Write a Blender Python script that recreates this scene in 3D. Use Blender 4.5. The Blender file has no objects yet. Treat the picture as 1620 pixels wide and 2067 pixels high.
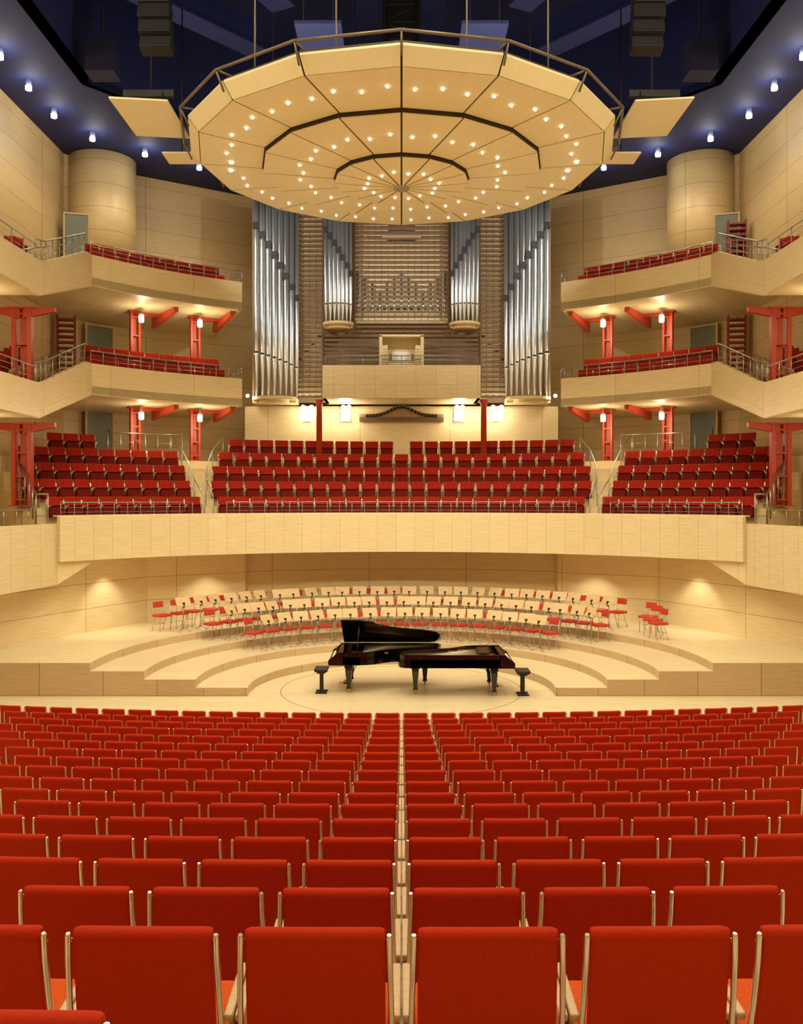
import bpy, bmesh, math, random
from math import sin, cos, pi, radians, atan2, sqrt, asin, acos
from mathutils import Vector, Matrix
random.seed(3)
S=bpy.context.scene
COL=S.collection
CZ=4.8; YC=17.5
try:
    S.view_settings.view_transform='Standard'
except Exception: pass

# ------------------------------------------------------------------ materials
def mat(name,col,rough=0.5,metal=0.0,emit=None,estr=0.0,coat=0.0,sheen=0.0):
    m=bpy.data.materials.new(name); m.use_nodes=True
    b=m.node_tree.nodes['Principled BSDF']
    b.inputs['Base Color'].default_value=(*col,1)
    b.inputs['Roughness'].default_value=rough
    b.inputs['Metallic'].default_value=metal
    if coat: b.inputs['Coat Weight'].default_value=coat
    if sheen: b.inputs['Sheen Weight'].default_value=sheen
    if emit:
        b.inputs['Emission Color'].default_value=(*emit,1); b.inputs['Emission Strength'].default_value=estr
    return m
def noisy(name,c1,c2,scale,rough=0.6,stretch=(1,1,1),bump=0.0,metal=0,sheen=0,spec=None):
    m=mat(name,c1,rough,metal,sheen=sheen); nt=m.node_tree; b=nt.nodes['Principled BSDF']
    if spec is not None: b.inputs['Specular IOR Level'].default_value=spec
    tc=nt.nodes.new('ShaderNodeTexCoord'); mp=nt.nodes.new('ShaderNodeMapping'); mp.inputs['Scale'].default_value=stretch
    n=nt.nodes.new('ShaderNodeTexNoise'); n.inputs['Scale'].default_value=scale; n.inputs['Detail'].default_value=4
    r=nt.nodes.new('ShaderNodeValToRGB'); r.color_ramp.elements[0].position=.35; r.color_ramp.elements[1].position=.65
    r.color_ramp.elements[0].color=(*c1,1); r.color_ramp.elements[1].color=(*c2,1)
    L=nt.links.new
    L(tc.outputs['Object'],mp.inputs[0]); L(mp.outputs[0],n.inputs['Vector']); L(n.outputs['Fac'],r.inputs[0]); L(r.outputs[0],b.inputs['Base Color'])
    if bump:
        bp=nt.nodes.new('ShaderNodeBump'); bp.inputs['Strength'].default_value=bump; bp.inputs['Distance'].default_value=.01
        L(n.outputs['Fac'],bp.inputs['Height']); L(bp.outputs[0],b.inputs['Normal'])
    return m
def panelled(name,c1,c2,mort,w,h,ms,rough=.45,polar=True,offset=0.0):
    """wood panelling: brick joints in (arc length,height), fine grain"""
    m=mat(name,c1,rough); nt=m.node_tree; b=nt.nodes['Principled BSDF']; L=nt.links.new
    N=nt.nodes.new
    tc=N('ShaderNodeTexCoord'); sp=N('ShaderNodeSeparateXYZ'); L(tc.outputs['Object'],sp.inputs[0])
    cb=N('ShaderNodeCombineXYZ')
    if polar:
        sb=N('ShaderNodeMath'); sb.operation='SUBTRACT'; L(sp.outputs[1],sb.inputs[0]); sb.inputs[1].default_value=YC-4
        at=N('ShaderNodeMath'); at.operation='ARCTAN2'; L(sp.outputs[0],at.inputs[0]); L(sb.outputs[0],at.inputs[1])
        mu=N('ShaderNodeMath'); mu.operation='MULTIPLY_ADD'; L(at.outputs[0],mu.inputs[0]); mu.inputs[1].default_value=16; mu.inputs[2].default_value=100.0
        L(mu.outputs[0],cb.inputs[0]); L(sp.outputs[2],cb.inputs[1])
    else:
        L(sp.outputs[0],cb.inputs[0]); L(sp.outputs[1],cb.inputs[1])
    br=N('ShaderNodeTexBrick'); L(cb.outputs[0],br.inputs['Vector'])
    br.inputs['Scale'].default_value=1; br.inputs['Brick Width'].default_value=w; br.inputs['Row Height'].default_value=h
    br.inputs['Mortar Size'].default_value=ms; br.inputs['Mortar Smooth'].default_value=.3; br.offset=offset
    br.inputs['Color1'].default_value=(*c1,1); br.inputs['Color2'].default_value=(*c2,1); br.inputs['Mortar'].default_value=(*mort,1)
    mp=N('ShaderNodeMapping'); mp.inputs['Scale'].default_value=(1.2,22,1); L(cb.outputs[0],mp.inputs[0])
    n=N('ShaderNodeTexNoise'); n.inputs['Scale'].default_value=1.4; n.inputs['Detail'].default_value=5; L(mp.outputs[0],n.inputs['Vector'])
    r=N('ShaderNodeValToRGB'); r.color_ramp.elements[0].position=.3; r.color_ramp.elements[1].position=.7
    r.color_ramp.elements[0].color=(.86,.82,.76,1); r.color_ramp.elements[1].color=(1,1,1,1); L(n.outputs['Fac'],r.inputs[0])
    mx=N('ShaderNodeMix'); mx.data_type='RGBA'; mx.blend_type='MULTIPLY'; mx.inputs['Factor'].default_value=1
    L(br.outputs['Color'],mx.inputs['A']); L(r.outputs[0],mx.inputs['B']); L(mx.outputs['Result'],b.inputs['Base Color'])
    return m
WALL=panelled('beech_panelling',(.68,.50,.24),(.63,.46,.21),(.34,.21,.09),3.0,.85,.010)
STAGEWALL=panelled('stage_panelling',(.85,.72,.44),(.81,.68,.40),(.46,.32,.16),3.0,.75,.011,.4)
CREAM=panelled('parapet_beech',(.82,.71,.44),(.78,.67,.40),(.62,.49,.28),.62,9.0,.009,.4)
BALC=panelled('balcony_beech',(.80,.67,.38),(.76,.63,.35),(.54,.40,.20),2.6,9.0,.010,.4)
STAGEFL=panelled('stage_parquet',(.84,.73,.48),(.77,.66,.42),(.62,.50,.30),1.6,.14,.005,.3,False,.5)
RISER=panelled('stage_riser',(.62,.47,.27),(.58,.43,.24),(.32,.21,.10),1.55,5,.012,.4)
FLOORM=noisy('oak_floor',(.70,.58,.36),(.63,.51,.29),3,.4,(1,12,1))
CARP=noisy('terrace_floor',(.50,.36,.18),(.44,.31,.15),4,.6)
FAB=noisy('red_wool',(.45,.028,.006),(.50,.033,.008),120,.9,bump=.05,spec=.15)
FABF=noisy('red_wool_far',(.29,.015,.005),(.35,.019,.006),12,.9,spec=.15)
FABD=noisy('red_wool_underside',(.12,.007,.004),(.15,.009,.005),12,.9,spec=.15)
FABO=noisy('orange_wool',(.66,.10,.010),(.60,.08,.008),60,.85,spec=.2)
CHROME=mat('chrome',(.75,.72,.65),.20,1)
STEEL=mat('steel',(.50,.48,.44),.3,.95)
RAILM=mat('brushed_rail',(.38,.35,.30),.35,.9)
WOODP=noisy('beech_pad',(.62,.47,.27),(.56,.41,.22),14,.4,(1,8,1))
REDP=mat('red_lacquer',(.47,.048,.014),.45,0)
REDS=mat('red_shadow_lacquer',(.25,.022,.012),.5,0)  # darker red: shade on the slatted screens painted into the colour
BLUE=noisy('blue_ceiling',(.007,.012,.070),(.009,.015,.085),.6,.75)
BLUEB=mat('blue_beam',(.016,.024,.11),.6)
BLUEL=mat('blue_lit_panel',(.15,.20,.50),.6)
BLACK=mat('black_matt',(.010,.009,.010),.6)
NAVY=mat('navy_matt',(.008,.010,.035),.7)
PIANO=mat('piano_lacquer',(.003,.003,.003),.12,0,coat=.3)
GOLD=mat('gold_plate',(.55,.36,.13),.35,1)
BRASS=mat('brass',(.75,.52,.18),.25,1)
WHITE=mat('ivory',(.85,.80,.68),.4)
CANOPY=noisy('canopy_cream',(.90,.83,.53),(.88,.81,.51),2,.5,(3,3,3))
TIN=mat('organ_tin',(.80,.85,.88),.30,.85)
TIND=mat('organ_mouth',(.02,.02,.03),.5)
SLAT=noisy('walnut_slat',(.17,.10,.055),(.21,.13,.07),5,.45,(1,1,1))
OAKP=noisy('pale_wood_pipe',(.80,.68,.43),(.76,.64,.40),6,.5,(4,4,1))
CASEW=noisy('organ_case_wood',(.45,.33,.19),(.40,.29,.16),3,.6)
DGREEN=mat('dark_glass_door',(.15,.16,.10),.35)
LAMPW=mat('lamp_warm',(1,.95,.8),.4,0,(1,.95,.80),5)
LAMPC=mat('lamp_cool',(1,1,1),.4,0,(.85,.9,1),30)
LAMPV=mat('lamp_wall',(1,.95,.8),.4,0,(1,.93,.74),12)
PAPER=mat('paper',(.85,.83,.76),.6)

# ------------------------------------------------------------------ mesh builder
class MB:
    def __init__(s): s.v=[];s.f=[];s.m=[];s.s=[]
    def add(s,vs,fs,mi=0,sm=False):
        o=len(s.v); s.v+= [tuple(p) for p in vs]
        for f in fs: s.f.append(tuple(i+o for i in f)); s.m.append(mi); s.s.append(sm)
    def box(s,cx,cy,cz,sx,sy,sz,mi=0,M=None):
        vs=[Vector((x*sx/2,y*sy/2,z*sz/2)) for x in(-1,1) for y in(-1,1) for z in(-1,1)]
        if M is not None: vs=[M@p for p in vs]
        vs=[p+Vector((cx,cy,cz)) for p in vs]
        s.add(vs,[(0,1,3,2),(4,6,7,5),(0,4,5,1),(2,3,7,6),(0,2,6,4),(1,5,7,3)],mi)
    def bbox(s,cx,cy,cz,sx,sy,sz,b,mi=0,M=None):
        """bevelled (chamfered) box"""
        bm=bmesh.new(); bmesh.ops.create_cube(bm,size=1)
        for v in bm.verts: v.co=Vector((v.co.x*sx,v.co.y*sy,v.co.z*sz))
        bmesh.ops.bevel(bm,geom=list(bm.edges),offset=b,segments=2,affect='EDGES',profile=.5)
        bm.verts.index_update()
        vs=[v.co.copy() for v in bm.verts]; fs=[[v.index for v in f.verts] for f in bm.faces]; bm.free()
        if M is not None: vs=[M@p for p in vs]
        s.add([p+Vector((cx,cy,cz)) for p in vs],fs,mi,False)
    def cyl(s,p0,p1,r0,r1=None,n=12,mi=0,sm=True):
        if r1 is None:r1=r0
        p0=Vector(p0);p1=Vector(p1);d=(p1-p0).normalized()
        a=Vector((0,0,1)) if abs(d.z)<.9 else Vector((1,0,0))
        u=d.cross(a).normalized();w=d.cross(u)
        vs=[];
        for p,r in((p0,r0),(p1,r1)):
            for i in range(n):
                t=2*pi*i/n; vs.append(p+u*(r*cos(t))+w*(r*sin(t)))
        s.add(vs,[(i,(i+1)%n,n+(i+1)%n,n+i) for i in range(n)],mi,sm)
        s.add(vs[:n],[tuple(range(n))],mi); s.add(vs[n:],[tuple(range(n))],mi)
    def tube(s,path,r,n=8,mi=0):
        path=[Vector(p) for p in path]; vs=[]; pu=None
        for i,p in enumerate(path):
            d=(path[min(i+1,len(path)-1)]-path[max(i-1,0)]).normalized()
            if pu is None:
                a=Vector((0,0,1)) if abs(d.z)<.9 else Vector((1,0,0)); u=d.cross(a).normalized()
            else: u=(pu-d*pu.dot(d)).normalized()
            pu=u;w=d.cross(u)
            rr=r[i] if isinstance(r,(list,tuple)) else r
            for k in range(n):
                t=2*pi*k/n; vs.append(p+u*(rr*cos(t))+w*(rr*sin(t)))
        fs=[]
        for i in range(len(path)-1):
            for k in range(n): fs.append((i*n+k,i*n+(k+1)%n,(i+1)*n+(k+1)%n,(i+1)*n+k))
        s.add(vs,fs,mi,True); s.add(vs[:n],[tuple(range(n))],mi); s.add(vs[-n:],[tuple(range(n))],mi)
    def prism(s,poly,z0,z1,mi=0):
        n=len(poly); vs=[(x,y,z0) for x,y in poly]+[(x,y,z1) for x,y in poly]
        s.add(vs,[tuple(range(n)),tuple(range(n,2*n))]+[(i,(i+1)%n,n+(i+1)%n,n+i) for i in range(n)],mi)
    def lathe(s,prof,cx,cy,n=16,mi=0,sm=True):
        vs=[];m=len(prof)
        for r,z in prof:
            for i in range(n):
                t=2*pi*i/n; vs.append((cx+r*cos(t),cy+r*sin(t),z))
        s.add(vs,[(j*n+i,j*n+(i+1)%n,(j+1)*n+(i+1)%n,(j+1)*n+i) for j in range(m-1) for i in range(n)],mi,sm)
        s.add(vs[:n],[tuple(range(n))],mi); s.add(vs[-n:],[tuple(range(n))],mi)
    def sphere(s,c,r,n=10,mi=0,sz=1):
        c=Vector(c); pr=[(max(r*sin(pi*j/6),r*.02),c.z-sz*r*cos(pi*j/6)) for j in range(7)]
        s.lathe(pr,c.x,c.y,n,mi)
    def wall(s,pts,t,mi=0,mtop=None):
        """pts: (x,y,zb,zt); thickness t to the left of travel"""
        n=len(pts);ps=[Vector((p[0],p[1])) for p in pts];off=[]
        for i in range(n):
            ns=[]
            if i>0: d=(ps[i]-ps[i-1]).normalized(); ns.append(Vector((-d.y,d.x)))
            if i<n-1: d=(ps[i+1]-ps[i]).normalized(); ns.append(Vector((-d.y,d.x)))
            q=ns[0] if len(ns)==1 else (ns[0]+ns[1]).normalized()/max(.4,((ns[0]+ns[1]).normalized()).dot(ns[0]))
            off.append(ps[i]+q*t)
        vs=[]
        for i,p in enumerate(pts):
            vs+=[(ps[i].x,ps[i].y,p[2]),(ps[i].x,ps[i].y,p[3]),(off[i].x,off[i].y,p[3]),(off[i].x,off[i].y,p[2])]
        mt=mi if mtop is None else mtop
        s.add(vs,[(4*i+a,4*(i+1)+a,4*(i+1)+b,4*i+b) for i in range(n-1) for a,b in((0,1),(2,3),(3,0))]+[(0,1,2,3),tuple(4*(n-1)+k for k in range(4))],mi)
        s.add(vs,[(4*i+1,4*(i+1)+1,4*(i+1)+2,4*i+2) for i in range(n-1)],mt)
    def strip(s,A,B,z0,z1,mt=0,ms=0):
        n=len(A); vs=[]
        for a,b in zip(A,B): vs+=[(a[0],a[1],z0),(a[0],a[1],z1),(b[0],b[1],z1),(b[0],b[1],z0)]
        s.add(vs,[(4*i+1,4*i+5,4*i+6,4*i+2) for i in range(n-1)],mt)
        s.add(vs,[(4*i+a,4*i+4+a,4*i+4+b,4*i+b) for i in range(n-1) for a,b in((0,1),(2,3),(3,0))]+[(0,1,2,3),tuple(4*(n-1)+k for k in range(4))],ms)
    def merge(s,o,M):
        off=len(s.v); s.v+=[tuple(M@Vector(p)) for p in o.v]
        s.f+=[tuple(i+off for i in f) for f in o.f]; s.m+=o.m; s.s+=o.s
    def mesh(s,name,mats):
        me=bpy.data.meshes.new(name); me.from_pydata(s.v,[],s.f)
        for m in mats: me.materials.append(m)
        me.polygons.foreach_set('material_index',s.m); me.polygons.foreach_set('use_smooth',s.s)
        bm=bmesh.new(); bm.from_mesh(me); bmesh.ops.remove_doubles(bm,verts=bm.verts,dist=1e-5)
        bmesh.ops.recalc_face_normals(bm,faces=bm.faces); bm.to_mesh(me); bm.free(); me.update()
        return me
def place(me,name,parent=None,loc=(0,0,0),rz=0,rx=0,**kw):
    o=bpy.data.objects.new(name,me); COL.objects.link(o); o.location=loc; o.rotation_euler=(rx,0,rz)
    if parent: o.parent=parent
    for k,v in kw.items(): o[k]=v
    return o
def struct(mb,name,mats): return place(mb.mesh(name,mats),name,kind='structure')
def thing(name,label,cat,loc=(0,0,0),rz=0,group=None,me=None):
    o=place(me,name,None,loc,rz,label=label,category=cat)
    if me is None: o.empty_display_size=.1
    if group:o['group']=group
    return o
def pol(R,th): return (R*sin(th),YC+R*cos(th))

# outer wall plan
OUT=[(12.3,-3.0),(12.3,32.5),(10.6,34.5),(6.2,37.3),(0,38.6)]
def hit(th):
    a=abs(th); d=(sin(a),cos(a)); best=99
    for (x1,y1),(x2,y2) in zip(OUT,OUT[1:]):
        ex,ey=x2-x1,y2-y1; den=d[0]*ey-d[1]*ex
        if abs(den)<1e-9: continue
        t=(x1*ey-(y1-YC)*ex)/den; u=(x1*d[1]-(y1-YC)*d[0])/den
        if t>0 and -1e-6<=u<=1+1e-6: best=min(best,t)
    return best
CEIL=17.35
# ------------------------------------------------------------------ shell
for sgn,nm in((-1,'left'),(1,'right')):
    mb=MB(); pts=[(sgn*x,y,-1,CEIL+.2) for x,y in OUT[:3]]
    if sgn>0: pts=pts[::-1]
    mb.wall(pts,.3); struct(mb,'wall_'+nm,[WALL])
mb=MB(); pts=[(x,y,-1,CEIL+.2) for x,y in OUT[2:]]; pts=[(-p[0],p[1],p[2],p[3]) for p in pts]+[p for p in pts[::-1]][1:]
mb.wall(pts,.3); struct(mb,'wall_back',[WALL])
mb=MB(); mb.box(0,-3.2,8,25.2,.3,20); struct(mb,'wall_front',[WALL])

# ceiling : perimeter soffit + raised centre
mb=MB()
INN=[(9.5,-3),(9.5,27.0),(7.2,29.6),(3.5,31.0),(0,31.6)]
O2=[(12.5,-3),(12.5,32.5),(10.7,34.7),(6.3,37.5),(0,38.8)]
A=[(-x,y) for x,y in O2]+[(x,y) for x,y in O2[::-1][1:]]
B=[(-x,y) for x,y in INN]+[(x,y) for x,y in INN[::-1][1:]]
mb.strip(A,B,CEIL,CEIL+.25); struct(mb,'ceiling',[BLUE])
mb=MB(); mb.wall([(x,y,CEIL,20.4) for x,y in B],.2); struct(mb,'wall_ceiling_recess',[BLUE])
mb=MB(); mb.box(0,14,20.5,21,36,.2); struct(mb,'ceiling',[BLUE])
for y in(12,17,22.5):
    mb=MB(); mb.box(0,y,19.9,19,.5,1.0,0); struct(mb,'ceiling',[BLUEB])
for x in(-4.6,4.6,-8,8):
    mb=MB(); mb.box(x,12,19.35,.6,25,.4,0); struct(mb,'ceiling',[BLUEB])
for sg in(-1,1):
    mb=MB(); mb.box(sg*2.5,27.4,19.0,1.4,1.6,.1); mb.cyl((sg*2.1,27.3,19),(sg*2.1,27.3,20.4),.02,n=6); mb.cyl((sg*3,27.3,19),(sg*3,27.3,20.4),.02,n=6)
    thing('ceiling_baffle','pale blue rectangular baffle hung under the dark ceiling','ceiling panel',group='blue ceiling baffles',me=mb.mesh('ceiling_baffle',[BLUEL]))
    for (x0,y0,x1,y1) in((9.3,22,4.4,27.5),(6.8,18,3.3,25)):
        mb=MB(); d=Vector((sg*(x1-x0),y1-y0,0)); a=atan2(d.y,d.x)
        mb.box(sg*(x0+x1)/2,(y0+y1)/2,18.9,d.length,.55,.7,0,Matrix.Rotation(a,3,'Z')); mb.box(sg*(x0+x1)/2,(y0+y1)/2,18.52,d.length,.75,.06,0,Matrix.Rotation(a,3,'Z'))
        struct(mb,'ceiling',[BLUEB])
    mb=MB(); mb.box(sg*8.7,26.0,17.6,.8,.7,.9); mb.box(sg*8.7,26.0,17.12,.84,.74,.05)
    mb.cyl((sg*8.7,26,18.0),(sg*8.7,26,20.39),.04,n=6)
    thing('subwoofer','dark box loudspeaker hung below the blue ceiling','loudspeaker',group='hanging subwoofers',me=mb.mesh('subwoofer',[NAVY]))

# ------------------------------------------------------------------ stalls floor + stage
TOP=[3.44,3.165,2.91,2.68,2.467,2.26,2.05,1.865,1.70,1.54,1.38,1.23,1.09,.96,.83,.70,.58]
ROWD=[2.83+.92*i for i in range(17)]
FLZ=[t-.92 for t in TOP]
def curve(x): return x*x/100.0
mb=MB()
xs=[-12.3+24.6*i/24 for i in range(25)]
mb.strip([(x,-2.9) for x in xs],[(x,1.33+curve(x)) for x in xs],-1,FLZ[0]+.55)
mb.strip([(x,1.33+curve(x)) for x in xs],[(x,2.25+curve(x)) for x in xs],-1,FLZ[0]+.25)
for i in range(17):
    y0=ROWD[i]-.58; y1=y0+.92 if i<16 else 19.4
    mb.strip([(x,y0+curve(x)) for x in xs],[(x,(y1+curve(x)) if i<16 else 19.4) for x in xs],-1,FLZ[i])
struct(mb,'floor',[FLOORM])
mb=MB(); mb.box(0,26.6,-.5,25.4,14.6,1.0,0); struct(mb,'floor',[STAGEFL])
RK=[3.75,5.0,6.25,7.55]; SC=22.0; FRONT=21.6
def arcpts(R,n=49):
    pm=acos((FRONT-SC)/R); return [(R*sin(t*pm),SC+R*cos(t*pm)) for t in [-1+2*i/(n-1) for i in range(n)]]
def boxpts(n=49):
    out=[];pm=pi/2+math.atan(.4/12.0)
    for i in range(n):
        a=(-1+2*i/(n-1))*pm; dx,dy=sin(a),cos(a)
        t=99
        if abs(dx)>1e-6:t=min(t,12.0/abs(dx))
        if dy>1e-6:t=min(t,10.8/dy)
        out.append((dx*t,max(FRONT,SC+dy*t)))
    out[0]=(-12.0,FRONT);out[-1]=(12.0,FRONT);return out
for k in range(4):
    mb=MB(); A=arcpts(RK[k]); B=arcpts(RK[k+1]) if k<3 else boxpts()
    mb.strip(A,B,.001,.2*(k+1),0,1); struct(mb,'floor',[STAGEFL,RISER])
mb=MB()
mb.strip([(3.0*sin(t),22.45+2.95*cos(t)) for t in [2*pi*i/64 for i in range(65)]],[(3.03*sin(t),22.45+2.98*cos(t)) for t in [2*pi*i/64 for i in range(65)]],-.001,.004); struct(mb,'trim_1',[mat('lift_gap',(.45,.33,.18),.6)])
SW=[(-12.2,19.0),(-11.0,21.5),(-10.6,23.6),(-9.5,26.2),(-8.2,28.8),(-5.34,30.5),(-5.3,30.9),(-3.6,31.5),(-1.8,31.85),(0,31.95)]
SW=SW+[(-x,y) for x,y in SW[::-1][1:]]
mb=MB(); mb.wall([(x,y,0 ,3.1) for x,y in SW],.25); struct(mb,'wall_stage',[STAGEWALL])

# ------------------------------------------------------------------ choir gallery
RG=12.1; TE=radians(52.5)
def frange(a,b,n): return [a+(b-a)*i/n for i in range(n+1)]
th=frange(-TE,TE,48)
mb=MB()
def cl(R,t): return pol(min(R,hit(t)-.03),t)
NR=5; RISE=.53
def tz(k): return 3.97+RISE*k
for k in range(NR):
    r0=RG+.12+.9*k if k else RG+.1; r1=RG+.12+.9*(k+1) if k<4 else 40
    mb.strip([cl(r0,t) for t in th],[cl(r1,t) for t in th],3.07,tz(k),0,1)
struct(mb,'floor',[CARP,BALC])
mb=MB(); pr=[(*pol(RG,t),3.02,4.27) for t in th]
mb.wall(pr,-.16)
struct(mb,'wall_gallery',[CREAM])
mb=MB(); mb.wall([(*pol(RG-.05,t),4.27,4.31) for t in th],.28); struct(mb,'trim_2',[CREAM])
for sg,nm in((-1,'left'),(1,'right')):
    x0,y0=pol(RG,TE)
    P=[(sg*x0,y0),(sg*(x0+.1),23.9),(sg*10.15,21.5),(sg*10.4,18.0)]
    mb=MB(); q=[(x,y,2.38,4.04) for x,y in P]
    if sg<0: q=q[::-1]
    mb.wall(q,.18)
    q=[(x,y,4.04,4.08) for x,y in P]
    if sg<0:q=q[::-1]
    mb.wall(q,.26)
    a=pol(RG-.02,TE-.105); b=pol(RG-.02,TE)
    q=[(sg*a[0],a[1],3.05,3.1),(sg*b[0],b[1],2.38,3.1)]
    if sg<0:q=q[::-1]
    mb.wall(q,.2)
    struct(mb,'wall_terrace_'+nm,[CREAM])
    mb=MB(); mb.box(sg*11.25,20.9,2.9,2.1,6.0,.9); mb.box(sg*11.9,26.0,3.2,.7,4,1.6); struct(mb,'floor',[CARP])
    mb=MB(); mb.box(sg*11.25,21.0,2.42,2.2,6.4,.06); struct(mb,'ceiling',[BALC])

# rails -----------------------------------------------------------
def rail(pts,h,label,post=.9,bars=3,r=.014,group='steel railings',parent=None,name='railing'):
    mb=MB(); P=[Vector(p) for p in pts]; up=Vector((0,0,1))
    mb.tube([p+up*h for p in P],r*1.4,6)
    for b in range(1,bars+1): mb.tube([p+up*h*b/(bars+1) for p in P],r*.5,4)
    for a,b in zip(P,P[1:]):
        n=max(1,round((b-a).length/post))
        for i in range(n): p=a.lerp(b,i/n); mb.cyl(p,p+up*h,r,n=6)
    mb.cyl(P[-1],P[-1]+up*h,r,n=6)
    me=mb.mesh(name,[RAILM])
    if parent: return place(me,name,parent)
    return thing(name,label,'railing',group=group,me=me)
rail([(*pol(RG+.22,t),4.25) for t in frange(-TE+.02,-.56,5)],.42,'low steel guard rail on top of the pale gallery parapet',.55,2,.012)
rail([(*pol(RG+.22,t),4.25) for t in frange(-.47,.47,14)],.42,'low steel guard rail on top of the pale gallery parapet',.55,2,.012)
rail([(*pol(RG+.22,t),4.25) for t in frange(.56,TE-.02,5)],.42,'low steel guard rail on top of the pale gallery parapet',.55,2,.012)
def ratio_theta(R,q):
    lo,hi=0,1.0
    for _ in range(40):
        m_=(lo+hi)/2
        if R*sin(m_)/(YC+R*cos(m_))<q: lo=m_
        else: hi=m_
    return lo
EDGE_C=[.206,.214,.212,.206,.194]
EDGE_S=[.2245,.236,.242,.25,.343]
for sg in(-1,1):
    for E,o_ in((EDGE_C,.012),(EDGE_S[:4]+[.262],-.008)):
        rail([(*pol(RG+.35+.9*k,sg*(ratio_theta(RG+.35+.9*k,E[k])+o_)),tz(k)) for k in range(0,5)],.9,'steel handrail beside the gallery aisle steps',.9,1,group='aisle handrails')
    mb=MB()
    for k in range(5):
        R=RG+.85+.9*k; t=ratio_theta(R,(EDGE_C[k]+(EDGE_S[:4]+[.262])[k])/2); p=pol(R,sg*t)
        w=.55+.22*k
        if k<4: mb.box(p[0],p[1],tz(k)+.135,w,.36,.265,0,Matrix.Rotation(-sg*t,3,'Z'))
        p=pol(R-.3,sg*t); mb.box(p[0],p[1],tz(k)+.012,w,.6,.02,0,Matrix.Rotation(-sg*t,3,'Z'))
    struct(mb,'floor',[FLOORM])
    rail([(*pol(16.3,sg*t),tz(4)) for t in frange(.5,.66,3)],.95,'steel railing along the landing behind the gallery seats',.5,2,.016)
    rail([(sg*(9.75),24.6,4.0),(sg*10.2,24.9,4.0),(sg*10.6,25.4,4.4),(sg*11.3,26.2,5.1)],.9,'steel stair rail at the end of the side terrace',.4,2,.02)
    rail([(sg*9.95,23.8,4.08),(sg*10.25,21.5,4.08),(sg*10.4,19.5,4.08)],.4,'low steel rail on the side terrace parapet',.6,1)

# ------------------------------------------------------------------ choir seats
def choir_mb():
    mb=MB()
    Mt=Matrix.Rotation(radians(-10),3,'X')
    mb.bbox(0,.03,.72,.49,.06,.30,.025,0,Mt)
    mb.box(0,.0,.42,.46,.04,.30,1)
    mb.bbox(0,-.08,.46,.45,.09,.34,.03,1,Matrix.Rotation(radians(-14),3,'X'))
    mb.bbox(0,-.13,.63,.45,.035,.05,.012,0,Matrix.Rotation(radians(-14),3,'X'))
    for x in(-.265,.265):
        mb.tube([(x,.0,0),(x,.0,.4),(x,.02,.62),(x,.05,.86)],.010,6,2)
        mb.bbox(x,-.12,.60,.026,.22,.025,.006,3)
        mb.cyl((x,-.12,.60),(x,.0,.35),.008,n=6,mi=2)
    mb.box(0,.0,.25,.5,.04,.03,2)
    return mb
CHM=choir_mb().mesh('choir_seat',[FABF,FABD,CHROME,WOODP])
ncs=0
for k in range(5):
    R=RG+.88+.9*k
    tm=ratio_theta(R,EDGE_C[k]); n=int(2*tm*R/.54)
    if n%2==0:n-=1
    for i in range(n):
        t=-tm+2*tm*(i+.5)/n
        if k==4 and i==n//2: continue
        x,y=pol(R,t); thing('choir_seat','red tip-up seat with steel posts on the choir terrace','seat',(x,y,tz(k)),-t,'red seats on the choir terrace',CHM); ncs+=1
    for sg in(-1,1):
        t=ratio_theta(R,EDGE_S[k])+.27/R
        while True:
            x,y=pol(R,t)
            if x>11.8 or t>radians(51.8): break
            thing('choir_seat','red tip-up seat with steel posts on the angled side terrace','seat',(sg*x,y,tz(k)),-sg*t,'red seats on the choir terrace',CHM); ncs+=1
            t+=.548/R

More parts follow.
